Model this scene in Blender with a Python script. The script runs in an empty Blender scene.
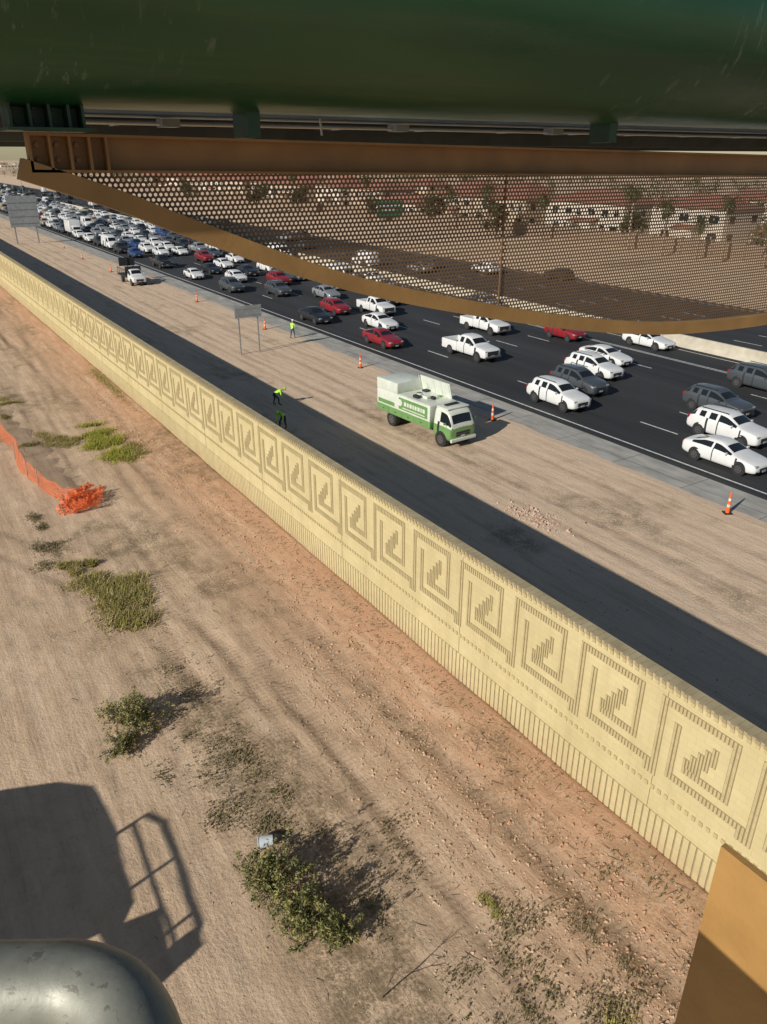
import bpy, math, random, bmesh
from mathutils import Vector, Matrix, noise as mn
random.seed(7)
R=random.Random(11)
S=bpy.context.scene
COL=bpy.context.collection
H=16.0
# ------------------------------------------------------------------ materials
def newmat(name):
    m=bpy.data.materials.new(name); m.use_nodes=True
    nt=m.node_tree; b=nt.nodes['Principled BSDF']
    return m,nt,b
def mixc(nt,fac,a,b,blend='MIX'):
    n=nt.nodes.new('ShaderNodeMix'); n.data_type='RGBA'; n.blend_type=blend
    def put(sock,v):
        if isinstance(v,(tuple,list)): sock.default_value=(v[0],v[1],v[2],1)
        elif isinstance(v,(int,float)): sock.default_value=v
        else: nt.links.new(v,sock)
    put(n.inputs[0],fac); put(n.inputs[6],a); put(n.inputs[7],b)
    return n.outputs[2]
def ramp(nt,src,p0,p1,c0=0.0,c1=1.0):
    n=nt.nodes.new('ShaderNodeMapRange'); n.inputs[1].default_value=p0;n.inputs[2].default_value=p1
    n.inputs[3].default_value=c0;n.inputs[4].default_value=c1
    nt.links.new(src,n.inputs[0]); return n.outputs[0]
def math_(nt,op,a,b=None):
    n=nt.nodes.new('ShaderNodeMath'); n.operation=op
    for i,v in enumerate((a,b)):
        if v is None: continue
        if isinstance(v,(int,float)): n.inputs[i].default_value=v
        else: nt.links.new(v,n.inputs[i])
    return n.outputs[0]
def noise_(nt,vec,scale,detail=3,rough=0.55,sc=None):
    if sc is not None:
        mp=nt.nodes.new('ShaderNodeMapping'); mp.inputs['Scale'].default_value=sc
        nt.links.new(vec,mp.inputs['Vector']); vec=mp.outputs[0]
    n=nt.nodes.new('ShaderNodeTexNoise'); n.inputs['Scale'].default_value=scale
    n.inputs['Detail'].default_value=detail; n.inputs['Roughness'].default_value=rough
    nt.links.new(vec,n.inputs['Vector']); return n.outputs['Fac']
def objco(nt):
    return nt.nodes.new('ShaderNodeTexCoord').outputs['Object']
def attr(nt,name):
    a=nt.nodes.new('ShaderNodeAttribute'); a.attribute_name=name; return a.outputs['Fac']
def bump(nt,b,h,strength,dist):
    n=nt.nodes.new('ShaderNodeBump'); n.inputs['Strength'].default_value=strength; n.inputs['Distance'].default_value=dist
    nt.links.new(h,n.inputs['Height']); nt.links.new(n.outputs[0],b.inputs['Normal'])
def mat(name,c,rough=0.6,metal=0.0,var=0.12,scale=3.0,bmp=0.0,coat=0.0,spec=0.5,c2=None,sc=None):
    m,nt,b=newmat(name)
    co=objco(nt); f=noise_(nt,co,scale,2,0.6,sc)
    f=ramp(nt,f,0.3,0.7)
    if c2 is None:
        ca=tuple(x*(1-var) for x in c); cb=tuple(min(1,x*(1+var)) for x in c)
    else: ca,cb=c,c2
    nt.links.new(mixc(nt,f,ca,cb),b.inputs['Base Color'])
    b.inputs['Roughness'].default_value=rough; b.inputs['Metallic'].default_value=metal
    b.inputs['Specular IOR Level'].default_value=spec
    b.inputs['Coat Weight'].default_value=coat; b.inputs['Coat Roughness'].default_value=0.05
    if bmp>0: bump(nt,b,noise_(nt,co,scale*8,3,0.6),bmp,0.02)
    return m
# ------------------------------------------------------------------ mesh builder
class MB:
    def __init__(s): s.v=[];s.f=[];s.m=[]
    def quad(s,a,b,c,d,m=0):
        n=len(s.v); s.v+= [tuple(a),tuple(b),tuple(c),tuple(d)]; s.f.append((n,n+1,n+2,n+3)); s.m.append(m)
    def tri(s,a,b,c,m=0):
        n=len(s.v); s.v+= [tuple(a),tuple(b),tuple(c)]; s.f.append((n,n+1,n+2)); s.m.append(m)
    def box(s,x0,x1,y0,y1,z0,z1,m=0,T=None):
        n=len(s.v)
        P=[(x0,y0,z0),(x1,y0,z0),(x1,y1,z0),(x0,y1,z0),(x0,y0,z1),(x1,y0,z1),(x1,y1,z1),(x0,y1,z1)]
        if T is not None: P=[tuple(T@Vector(p)) for p in P]
        s.v+=P
        for q in ((0,3,2,1),(4,5,6,7),(0,1,5,4),(1,2,6,5),(2,3,7,6),(3,0,4,7)):
            s.f.append(tuple(n+i for i in q)); s.m.append(m)
    def rbox(s,x0,x1,y0,y1,z0,z1,m=0,c=0.05):
        def ring(ins,z):
            a,b,cc,d=x0+ins,x1-ins,y0+ins,y1-ins
            k=c
            return [(a+k,cc,z),(b-k,cc,z),(b,cc+k,z),(b,d-k,z),(b-k,d,z),(a+k,d,z),(a,d-k,z),(a,cc+k,z)]
        rings=[ring(c*0.4,z0),ring(0,z0+c),ring(0,z1-c),ring(c*0.3,z1-c*0.3),ring(c,z1)]
        n=len(s.v)
        for r in rings: s.v+=r
        for i in range(len(rings)-1):
            for j in range(8):
                s.f.append((n+i*8+j,n+i*8+(j+1)%8,n+(i+1)*8+(j+1)%8,n+(i+1)*8+j)); s.m.append(m)
        s.f.append(tuple(n+(len(rings)-1)*8+j for j in range(8))); s.m.append(m)
        s.f.append(tuple(n+7-j for j in range(8))); s.m.append(m)
    def cyl(s,p0,p1,r0,r1=None,m=0,n=10,caps=True,mcap=None):
        if r1 is None: r1=r0
        p0=Vector(p0);p1=Vector(p1);d=(p1-p0).normalized()
        u=d.orthogonal().normalized(); w=d.cross(u)
        b=len(s.v)
        for i in range(n):
            a=2*math.pi*i/n; o=u*math.cos(a)+w*math.sin(a)
            s.v.append(tuple(p0+o*r0)); s.v.append(tuple(p1+o*r1))
        for i in range(n):
            j=(i+1)%n
            s.f.append((b+2*i,b+2*j,b+2*j+1,b+2*i+1)); s.m.append(m)
        if caps:
            mc=m if mcap is None else mcap
            s.f.append(tuple(b+2*i for i in range(n))[::-1]); s.m.append(mc)
            s.f.append(tuple(b+2*i+1 for i in range(n))); s.m.append(mc)
    def prism(s,poly,axis,a0,a1,m=0):
        def P(q,a):
            if axis=='x': return (a,q[0],q[1])
            if axis=='y': return (q[0],a,q[1])
            return (q[0],q[1],a)
        n=len(s.v);k=len(poly)
        for q in poly: s.v.append(P(q,a0))
        for q in poly: s.v.append(P(q,a1))
        for i in range(k):
            j=(i+1)%k
            s.f.append((n+i,n+j,n+k+j,n+k+i)); s.m.append(m)
        s.f.append(tuple(n+i for i in range(k))[::-1]); s.m.append(m)
        s.f.append(tuple(n+k+i for i in range(k))); s.m.append(m)
    def add(s,me):
        n=len(s.v); s.v+=[tuple(v.co) for v in me.vertices]
        for p in me.polygons: s.f.append(tuple(n+i for i in p.vertices)); s.m.append(p.material_index)
    def mesh(s,name,mats,smooth=None,fixn=True):
        me=bpy.data.meshes.new(name); me.from_pydata(s.v,[],s.f)
        for q in mats: me.materials.append(q)
        me.polygons.foreach_set('material_index',s.m)
        if fixn:
            bm=bmesh.new(); bm.from_mesh(me)
            bmesh.ops.recalc_face_normals(bm,faces=bm.faces)
            bm.to_mesh(me); bm.free()
        if smooth is not None:
            me.shade_smooth(); me.set_sharp_from_angle(angle=math.radians(smooth))
        me.update(); return me
    def obj(s,name,mats,smooth=None,loc=(0,0,0),rotz=0,fixn=True):
        me=s.mesh(name,mats,smooth,fixn); o=bpy.data.objects.new(name,me); COL.objects.link(o)
        o.location=loc; o.rotation_euler=(0,0,rotz); return o
def place(name,me,loc,rotz=0,scale=1):
    o=bpy.data.objects.new(name,me); COL.objects.link(o); o.location=loc; o.rotation_euler=(0,0,rotz)
    o.scale=(scale,)*3 if not isinstance(scale,tuple) else scale
    return o
# ------------------------------------------------------------------ common mats
M_tire=mat('tire_rubber',(0.018,0.018,0.018),0.85)
M_rim=mat('wheel_rim',(0.22,0.22,0.23),0.35,0.8)
M_blk=mat('black_plastic',(0.02,0.02,0.021),0.6)
M_glass,nt_,b_=newmat('car_glass'); b_.inputs['Base Color'].default_value=(0.012,0.015,0.017,1); b_.inputs['Roughness'].default_value=0.06; b_.inputs['Specular IOR Level'].default_value=0.6
_f=noise_(nt_,objco(nt_),1.5,2); nt_.links.new(ramp(nt_,_f,0.3,0.7,0.04,0.13),b_.inputs['Roughness'])
M_lamp=mat('headlamp_lens',(0.45,0.47,0.5),0.12,0.3)
M_red=mat('tail_lamp',(0.35,0.01,0.01),0.2)
M_alu=mat('aluminium',(0.36,0.38,0.39),0.5,0.5,0.15,2)
M_steel=mat('galvanised_steel',(0.33,0.34,0.34),0.5,0.5,0.2,6)
def paint(n,c,metal=0.0): return mat(n,c,0.38,metal,0.05,1.2,0,0.6)
PA={'white':paint('paint_white',(0.66,0.66,0.65)),'silver':paint('paint_silver',(0.38,0.39,0.40),0.5),
 'gray':paint('paint_gray',(0.09,0.1,0.11),0.4),'black':paint('paint_black',(0.014,0.014,0.016)),
 'red':paint('paint_red',(0.23,0.012,0.018)),'blue':paint('paint_blue',(0.03,0.07,0.2),0.3),'beige':paint('paint_beige',(0.42,0.37,0.28),0.3)}
# ------------------------------------------------------------------ vehicles
def ring(y,hw,zb,zbelt,zt,hr,cabin):
    d=0.07 if cabin else 0.03
    h=zbelt-zb
    half=[(hw*0.80,zb),(hw*0.965,zb+0.08),(hw*1.0,zb+0.42*h),(hw*0.99,zb+0.80*h),(hw*0.945,zbelt),(hr,zt-d),(hr*0.87,zt),(hr*0.45,zt+0.025)]
    pts=[(0,y,zb)]+[(x,y,z) for x,z in half]+[(0,y,zt+0.035)]+[(-x,y,z) for x,z in half[::-1]]
    return pts
def loft(mbo,st):
    mb=MB()
    rs=[ring(s[0],s[1],s[2],s[3],s[4],s[5],s[4]-s[3]>0.2) for s in st]
    n=0;k=len(rs[0])
    for r in rs: mb.v+=r
    for i in range(len(rs)-1):
        fl=st[i][6]
        for j in range(k):
            jj=(j+1)%k
            jm=j if j<9 else 17-j
            m=0
            if jm==0 : m=2
            if jm==1 and 'c' in fl: m=2
            if jm==5 and ('s' in fl or 'w' in fl): m=1
            if jm in(7,8) and 'w' in fl: m=1
            if 'd' in fl and jm in (2,3,4): m=2
            mb.f.append((n+i*k+j,n+i*k+jj,n+(i+1)*k+jj,n+(i+1)*k+j)); mb.m.append(m)
    mb.f.append(tuple(n+j for j in range(k))); mb.m.append(0)
    mb.f.append(tuple(n+(len(rs)-1)*k+j for j in range(k))[::-1]); mb.m.append(0)
    me=mb.mesh('tmp_loft',[M_blk]*3)
    ob=bpy.data.objects.new('tmp',me); COL.objects.link(ob)
    md=ob.modifiers.new('s','SUBSURF'); md.levels=1
    dg=bpy.context.evaluated_depsgraph_get(); me2=bpy.data.meshes.new_from_object(ob.evaluated_get(dg))
    bpy.data.objects.remove(ob); mbo.add(me2)
def wheels(mb,ys,hw,r=0.335):
    for y in ys:
        for sgn in (-1,1):
            mb.cyl((sgn*(hw-0.3),y,r+0.03),(sgn*(hw-.004),y,r+0.03),r+0.07,None,2,20)
            mb.cyl((sgn*(hw-0.22),y,r),(sgn*(hw+0.012),y,r),r,None,3,20)
            mb.cyl((sgn*(hw-0.1),y,r),(sgn*(hw+0.02),y,r),r*0.62,None,4,14)
            for q in range(5):
                a=q*1.2566+.3; c,s_=math.cos(a)*r*.36,math.sin(a)*r*.36
                mb.cyl((sgn*(hw),y+c,r+s_),(sgn*(hw+0.024),y+c,r+s_),r*0.11,None,2,6)
def front(mb,y,hw,zl,gw=0.42,gz=(0.38,0.62)):
    for s in (-1,1):
        mb.box(min(s*hw*.62,s*hw*.92),max(s*hw*.62,s*hw*.92), y+0.035,y+0.30,zl-0.05,zl+0.05,5)
        mb.box(min(s*hw*.66,s*hw*.85),max(s*hw*.66,s*hw*.85), y+0.0,y+0.1,0.33,0.41,2)
    mb.box(-gw,gw,y-0.0,y+0.1,gz[0],gz[1],2)
    mb.box(-gw,gw,y-0.006,y+0.0,(gz[0]+gz[1])/2-.012,(gz[0]+gz[1])/2+.012,4)
    mb.box(-.16,.16,y-0.02,y+0.0,gz[0]-0.06,gz[0]+0.05,5)
def mirrors(mb,y,hw,z):
    for s in (-1,1):
        mb.rbox(min(s*(hw-0.03),s*(hw+0.18)),max(s*(hw-0.03),s*(hw+0.18)),y-0.05,y+0.05,z,z+0.13,0,0.03)
def car_template(kind):
    mb=MB()
    if kind=='sedan':
        L=4.85;o=-L/2
        st=[(0,.62,.36,.56,.58,.5,'b'),(.04,.76,.25,.68,.70,.64,'b'),(.28,.87,.2,.78,.82,.74,'b'),(.8,.91,.19,.87,.91,.78,'b'),(1.2,.92,.18,.92,.97,.78,'d'),(1.215,.92,.18,.92,.97,.78,'b'),
            (1.5,.92,.18,.95,1.02,.76,'w'),(2.15,.925,.18,.965,1.33,.62,'s'),(2.45,.925,.18,.975,1.42,.60,'s'),(2.72,.925,.18,.98,1.435,.60,'sd'),(2.735,.925,.18,.98,1.435,.60,'b'),(2.80,.925,.18,.98,1.435,.60,'s'),
            (3.3,.925,.18,.99,1.41,.58,'s'),(3.5,.92,.18,1.0,1.37,.57,'w'),(3.54,.92,.18,1.0,1.355,.57,'w'),(4.22,.91,.2,1.02,1.10,.70,'b'),(4.6,.88,.24,1.0,1.07,.70,'b'),(4.8,.83,.3,.94,1.0,.66,'b'),(4.85,.74,.42,.8,.85,.6,'b')]
        st=[(a[0]+o,)+a[1:] for a in st]; loft(mb,st); wheels(mb,(o+.95,o+3.82),.915,.345)
        front(mb,o,.80,.68,.40,(.38,.56)); mirrors(mb,o+1.8,.92,.95)
        for s in (-1,1): mb.box(min(s*.5,s*.8),max(s*.5,s*.8),L/2-.14,L/2-.03,.78,.9,6)
    elif kind in('suv','hatch'):
        q=1.0 if kind=='suv' else .90
        L=4.8*q;o=-L/2
        dz=0 if kind=='suv' else -.14
        st=[(0,.68,.46,.74,.76,.5,'b'),(.04,.82,.32,.88,.90,.7,'c'),(.25,.91,.26,1.0,1.04,.78,'c'),(.8,.945,.25,1.07,1.12,.8,'c'),(1.12,.95,.25,1.1,1.16,.8,'cd'),(1.135,.95,.25,1.1,1.16,.8,'c'),
            (1.35,.95,.25,1.12,1.21,.78,'w'),(2.0,.955,.25,1.14,1.60,.67,'s'),(2.3,.955,.25,1.15,1.70,.66,'s'),(2.62,.955,.25,1.16,1.725,.66,'sd'),(2.635,.955,.25,1.16,1.725,.66,'c'),(2.7,.955,.25,1.16,1.725,.66,'s'),
            (3.4,.955,.25,1.18,1.71,.65,'cd'),(3.415,.955,.25,1.18,1.71,.65,'c'),(3.5,.955,.25,1.18,1.705,.65,'s'),(4.0,.945,.27,1.22,1.67,.63,'c'),(4.3,.935,.28,1.22,1.62,.60,'w'),(4.34,.93,.3,1.21,1.58,.60,'w'),(4.62,.91,.32,1.16,1.22,.68,'b'),(4.76,.87,.38,1.0,1.04,.7,'b'),(4.8,.78,.48,.8,.84,.6,'b')]
        st=[(a[0]*q+o,a[1]-(.03 if q<1 else 0),a[2],a[3]+dz*.6,a[4]+(dz if a[4]-a[3]>.2 else dz*.6),a[5],a[6]) for a in st]; loft(mb,st); wheels(mb,(o+.95*q,o+3.8*q),.945 if q==1 else .915,.37 if kind=='suv' else .33)
        front(mb,o,.86,.86+dz*.6,.46,(.52,.76+dz*.5)); mirrors(mb,o+1.65*q,.94,1.12+dz*.6)
        if kind=='suv':
            for s in (-1,1): mb.box(s*.60-.02,s*.60+.02,o+2.2,o+4.0,1.72,1.765,2)
        for s in (-1,1): mb.box(min(s*.62,s*.88),max(s*.62,s*.88),L/2-.22,L/2-.06,.9,1.12+dz*.6,6)
    elif kind=='pickup':
        L=5.8;o=-L/2
        st=[(0,.76,.47,.87,.89,.6,'b'),(.05,.89,.36,1.04,1.06,.78,'c'),(.25,.96,.34,1.13,1.17,.84,'c'),(1.3,.985,.34,1.2,1.25,.84,'cd'),(1.315,.985,.34,1.2,1.25,.84,'c'),
            (1.5,.985,.34,1.21,1.3,.82,'w'),(2.1,.99,.34,1.23,1.76,.72,'s'),(2.35,.99,.34,1.24,1.86,.70,'s'),(2.7,.99,.34,1.24,1.88,.70,'cd'),(2.715,.99,.34,1.24,1.88,.70,'c'),(2.78,.99,.34,1.24,1.88,.70,'s'),(3.4,.99,.34,1.24,1.86,.70,'c'),(3.56,.99,.34,1.24,1.82,.69,'w'),(3.66,.99,.34,1.24,1.32,.76,'b'),(3.72,.99,.34,1.2,1.24,.76,'b')]
        st=[(a[0]+o,)+a[1:] for a in st]; loft(mb,st)
        for s in (-1,1): mb.rbox(min(s*.84,s*.985),max(s*.84,s*.985),o+3.73,o+5.72,.45,1.24,0,.04)
        mb.rbox(-.9,.9,o+5.66,o+5.78,.5,1.22,0,.03); mb.box(-.84,.84,o+3.74,o+5.66,.6,.76,2); mb.box(-.84,.84,o+3.725,o+3.80,.76,1.2,0)
        mb.rbox(-.9,.9,o+5.79,o+5.93,.45,.62,4,.03)
        wheels(mb,(o+1.0,o+4.6),.98,.40); front(mb,o,.91,.98,.6,(.6,.98)); mirrors(mb,o+1.85,.99,1.25)
        mb.rbox(-.88,.88,o-.08,o+.05,.42,.58,4,.03)
        for s in (-1,1): mb.box(min(s*.85,s*1.0),max(s*.85,s*1.0),o+5.7,o+5.8,.85,1.15,6)
    elif kind=='van':
        L=6.0;o=-L/2
        st=[(0,.78,.4,.9,.92,.6,'b'),(.06,.9,.32,1.05,1.08,.8,'c'),(.7,.98,.3,1.25,1.32,.85,'c'),(.85,.99,.3,1.28,1.38,.84,'w'),(1.55,1.0,.3,1.3,2.25,.8,'s'),(1.8,1.0,.3,1.3,2.42,.82,'s'),(2.3,1.0,.3,1.3,2.5,.84,'d'),(2.32,1.0,.3,1.3,2.5,.84,'b'),(4.0,1.0,.3,1.3,2.52,.84,'d'),(4.02,1.0,.3,1.3,2.52,.84,'b'),(5.9,.99,.32,1.3,2.48,.83,'b'),(6.0,.95,.4,1.25,2.4,.8,'b')]
        st=[(a[0]+o,)+a[1:] for a in st]; loft(mb,st); wheels(mb,(o+1.0,o+4.6),.99,.37); front(mb,o,.9,.98,.5,(.55,.85)); mirrors(mb,o+1.1,1.0,1.4)
    elif kind=='boxtruck':
        L=7.5;o=-L/2
        st=[(0,.95,.5,1.15,1.18,.8,'b'),(.06,1.02,.42,1.25,1.3,.9,'w'),(.35,1.04,.42,1.3,2.2,.86,'s'),(.55,1.04,.42,1.32,2.4,.88,'s'),(1.3,1.04,.42,1.32,2.42,.88,'d'),(1.33,1.04,.42,1.32,2.42,.88,'b'),(1.8,1.04,.42,1.32,2.4,.86,'b')]
        st=[(a[0]+o,)+a[1:] for a in st]; loft(mb,st)
        mb.rbox(-1.2,1.2,o+1.95,L/2,.95,3.4,0,.06); mb.box(-.45,.45,o+1.0,L/2-.1,.5,.94,2)
        wheels(mb,(o+.95,o+5.6),1.06,.45); front(mb,o,.95,.85,.5,(.75,1.0)); mirrors(mb,o+.4,1.08,1.5)
    return mb.mesh(kind+'_body',[PA['white'],M_glass,M_blk,M_tire,M_rim,M_lamp,M_red],38)
CT={k:car_template(k) for k in('sedan','suv','hatch','pickup','van','boxtruck')}
NM={'sedan':'sedan_car','suv':'suv_car','hatch':'hatchback_car','pickup':'pickup_truck','van':'cargo_van','boxtruck':'box_truck'}
LN=[38.5,42.5,46.5,50.6,54.6,58.6]
ROADZ=0.012
placed=[]
def car(kind,col,lane,y,rot=0,x=None):
    X=LN[lane] if x is None else x
    o=place(NM[kind],CT[kind],(X+R.uniform(-.25,.25),y,ROADZ),rot+R.uniform(-.015,.015),(R.uniform(.97,1.03),R.uniform(.95,1.05),R.uniform(.96,1.04)))
    o.material_slots[0].link='OBJECT'; o.material_slots[0].material=PA[col]
    placed.append((lane,y)); return o
L_=[('sedan','white',0,24.0),('suv','white',0,37.6),('sedan','red',0,60.5),('sedan','black',0,74),('sedan','white',0,112),('pickup','black',0,127),('suv','gray',0,98),
('suv','white',1,26.6),('suv','gray',1,39.4),('pickup','white',1,52.5),('sedan','white',1,67.2),('hatch','red',1,77),('hatch','white',1,105.7),('suv','gray',1,92),('sedan','black',1,116),
('suv','gray',2,30.4),('suv','white',2,42.0),('sedan','silver',2,86.6),('suv','red',2,100.2),('pickup','white',2,74.5),('sedan','white',2,120.9),('suv','red',2,130.3),('sedan','black',2,111),
('sedan','white',3,44.5),('pickup','white',3,60.2),('hatch','silver',3,92),('sedan','gray',3,103),('suv','white',3,113),('suv','black',3,79),
('suv','gray',4,32.2),('hatch','red',4,53.3),('sedan','silver',4,84),('van','white',4,97),('sedan','black',4,110),('suv','gray',4,68),
('sedan','white',5,46.6),('suv','silver',5,70),('sedan','white',5,95)]
for a in L_: car(*a)
cols=['white']*8+['silver']*3+['gray']*5+['black']*6+['red']*2+['blue']*1+['beige']*1
kinds=['sedan']*6+['suv']*8+['hatch']*3+['pickup']*4+['van']*1
car('van','white',0,160);car('boxtruck','white',0,191)
for ln in range(6):
    y=134 if ln<3 else 117
    while y<620:
        y+=R.uniform(6.2,9.6)
        if any(l==ln and abs(yy-y)<6.4 for l,yy in placed): continue
        car(R.choice(kinds),R.choice(cols),ln,y)
for ln,X in enumerate((66,70,74,78)):
    y=R.uniform(30,60)
    while y<500:
        y+=R.uniform(30,80); car(R.choice(kinds),R.choice(cols),10+ln,y,math.pi,X)
car('suv','black',12,82,math.pi,82)
# ------------------------------------------------------------------ ground
RUTS=((4.2,.22,.5),(5.75,.24,.6),(7.0,.26,.8),(7.6,.16,.5),(8.55,.30,1.1),(9.3,.2,.7),(10.35,.30,1.1),(11.3,.22,.7))
def rutv(x,y):
    v=0
    if x<13:
        for c,w,a in RUTS:
            cc=c+0.45*math.sin(y*0.055+c*2)+.12*mn.noise(Vector((y*.3,c,0)))
            e=(x-cc)/w
            if abs(e)<3: v+=a*math.exp(-e*e)
        for c in (0,1.7):
            cc=8.2-c-0.012*(y-14)**2*(1 if y>14 else .3); e=(x-cc)/.24
            if abs(e)<3: v+=.9*math.exp(-e*e)
        for c in (0,1.6):
            cc=1.6+c+0.10*(y-10); e=(x-cc)/.22
            if abs(e)<3: v+=.5*math.exp(-e*e)
    elif 14<x<33:
        for c in (16.5,18.2,24.6,26.2,28.6,30.2):
            cc=c+.4*math.sin(y*.05+c); e=(x-cc)/.26
            if abs(e)<3: v+=.7*math.exp(-e*e)
    return v*(.75+.9*max(-.6,mn.noise(Vector((x*.4,y*.13,4)))))
def gz(x,y,rv=None):
    if x>33.0 and x<88: return -0.03
    if x>=88: return -0.03+min(1.2,(x-88)*0.05)
    if rv is None: rv=rutv(x,y)
    h=0.045*mn.noise(Vector((x*0.35,y*0.35,0)))+0.022*mn.noise(Vector((x*1.3,y*0.9,3)))+0.014*mn.noise(Vector((x*3.1,y*3.1,8)))
    if x<13.3:
        if x>11.2: h+=0.12*min(1,(x-11.2)/1.8)
        k=max(0,1-abs(x-11.3)/1.6)
        h+=0.07*k*max(-.1,mn.noise(Vector((x*3,y*2.2,1))))
    else:
        h*=0.6*min(1,max(0,(33-x)/1.5))
    return h-.05*rv
xs=[-2500,-900,-300,-120,-60,-35,-22]+[-16+.15*i for i in range(int(49/.15)+1)]+[33.2,36,45,61,75,88,92,100,118,150,250,500,1000,2500,5000]
ys=[-600,-200,-60,-20,-5]+[0+.16*i for i in range(int(56/.16))]+[56+.5*i for i in range(100)]+[106+4*i for i in range(60)]+[360,420,520,700,1000,1600,2600,5000]
V=[];F=[];RU=[];LI=[]
for y in ys:
    for x in xs:
        near=(-17<x and y>-6 and y<400)
        r_=rutv(x,y) if near and x<33 else 0
        V.append((x,y,gz(x,y,r_) if near or x>33 else 0)); RU.append(min(1,max(0,r_)))
        l=mn.noise(Vector((x*.28+5,y*.11,2)))+.5*mn.noise(Vector((x*1.1,y*.7,6)))
        if 14<x<33: l-=.15
        l+=.4*math.exp(-((x-5.5)/1.2)**2)*(1 if y<36 else .3)+.45*math.exp(-((x-9.8)/2.0)**2)*math.exp(-((y-6.5)/3.5)**2)-.35*math.exp(-((x-.5)/2.5)**2)
        l+=.9*math.exp(-((x-22)/1.3)**2-((y-23.5)/1.6)**2)
        LI.append(min(1,max(0,l)))
nx=len(xs)
for j in range(len(ys)-1):
    for i in range(nx-1):
        a=j*nx+i; F.append((a,a+1,a+nx+1,a+nx))
me=bpy.data.meshes.new('ground'); me.from_pydata(V,[],F); me.shade_smooth()
at=me.attributes.new('rut','FLOAT','POINT'); at.data.foreach_set('value',RU)
at=me.attributes.new('litter','FLOAT','POINT'); at.data.foreach_set('value',LI)
m,nt,b=newmat('desert_dirt'); co=objco(nt)
sep=nt.nodes.new('ShaderNodeSeparateXYZ'); nt.links.new(co,sep.inputs[0]); X_=sep.outputs[0]
rut=attr(nt,'rut'); lit=attr(nt,'litter')
n1=noise_(nt,co,0.22,3,0.6); n2=noise_(nt,co,1.4,5,0.68); n3=noise_(nt,co,11,4,0.7); ns=noise_(nt,co,1.5,4,.65,(1.5,.1,1))
c=mixc(nt,ramp(nt,n1,.35,.65),(0.63,0.465,0.315),(0.56,0.40,0.265))
c=mixc(nt,ramp(nt,n2,.48,.72,0,.5),c,(0.41,0.29,0.19))
redf=math_(nt,'MULTIPLY',ramp(nt,math_(nt,'ADD',X_,math_(nt,'MULTIPLY',n2,5.0)),10.2,15.0),ramp(nt,X_,13.4,13.6,1,0))
c=mixc(nt,math_(nt,'MULTIPLY',redf,.8),c,(0.52,0.29,0.175))
c=mixc(nt,ramp(nt,X_,13.5,14.5,0,.6),c,(0.68,0.52,0.38))  # paler freeway-side dirt, also lightened to lift the wall's shadow strip
c=mixc(nt,ramp(nt,ns,.50,.66,0,.42),c,(0.36,0.255,0.165))
c=mixc(nt,ramp(nt,ns,.46,.36,0,.4),c,(0.68,0.52,0.37))
c=mixc(nt,math_(nt,'MULTIPLY',rut,ramp(nt,n2,.3,.7,.3,.9)),c,(0.35,0.245,0.165))
c=mixc(nt,ramp(nt,n3,.54,.78,0,.5),c,(0.25,0.175,0.11))
lf=math_(nt,'MULTIPLY',ramp(nt,lit,.12,.6),ramp(nt,math_(nt,'ADD',math_(nt,'MULTIPLY',n3,.6),math_(nt,'MULTIPLY',n2,.5)),.46,.60))
c=mixc(nt,math_(nt,'MULTIPLY',lf,.7),c,(0.17,0.13,0.075))
nt.links.new(c,b.inputs['Base Color']); b.inputs['Roughness'].default_value=.95; b.inputs['Specular IOR Level'].default_value=.1
trd=nt.nodes.new('ShaderNodeTexWave'); trd.bands_direction='Y'; trd.inputs['Scale'].default_value=1.6; trd.inputs['Distortion'].default_value=3; trd.inputs['Detail'].default_value=1; nt.links.new(co,trd.inputs['Vector'])
hh=math_(nt,'ADD',math_(nt,'ADD',math_(nt,'MULTIPLY',n2,.7),math_(nt,'MULTIPLY',n3,.38)),math_(nt,'ADD',math_(nt,'MULTIPLY',math_(nt,'MULTIPLY',rut,trd.outputs['Fac']),.22),math_(nt,'MULTIPLY',ns,.5)))
bump(nt,b,hh,.8,.08)
me.materials.append(m); o=bpy.data.objects.new('ground',me); COL.objects.link(o)
# ------------------------------------------------------------------ roads
def sheet(name,x0,x1,y0,y1,z,mt):
    mb=MB(); mb.quad((x0,y0,z),(x1,y0,z),(x1,y1,z),(x0,y1,z)); return mb.obj(name,[mt],fixn=False)
m,nt,b=newmat('asphalt'); co=objco(nt)
c=mixc(nt,ramp(nt,noise_(nt,co,.25,3,.6,(1,.05,1)),.35,.65),(0.024,0.025,0.027),(0.042,0.043,0.045))
c=mixc(nt,ramp(nt,noise_(nt,co,2.2,3,.6,(1,.03,1)),.5,.7,0,.5),c,(0.055,0.055,0.055))
nt.links.new(c,b.inputs['Base Color']); b.inputs['Roughness'].default_value=.8; b.inputs['Specular IOR Level'].default_value=.3
M_asph=m
M_conc=mat('concrete_shoulder',(0.25,0.24,0.215),.9,0,.2,1.1,.5,c2=(0.42,0.40,0.36),sc=(1,.4,1))
M_barr=mat('barrier_concrete',(0.40,0.36,0.28),.85,0,.1,1.0,.3,c2=(0.52,0.47,0.38))
M_line=mat('road_paint_white',(0.42,0.42,0.40),.7,0,.1,4,c2=(0.75,0.75,0.73))
sheet('concrete_shoulder',33.1,35.85,-100,3000,.004,M_conc)
sheet('freeway_road',35.8,61.2,-100,3000,.008,M_asph)
sheet('freeway_road',62.2,84.5,-100,3000,.008,M_asph)
mb=MB()
for x in (36.55,60.3,63.6,83.2): mb.quad((x-.07,-100,.012),(x+.07,-100,.012),(x+.07,1500,.012),(x-.07,1500,.012))
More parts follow.
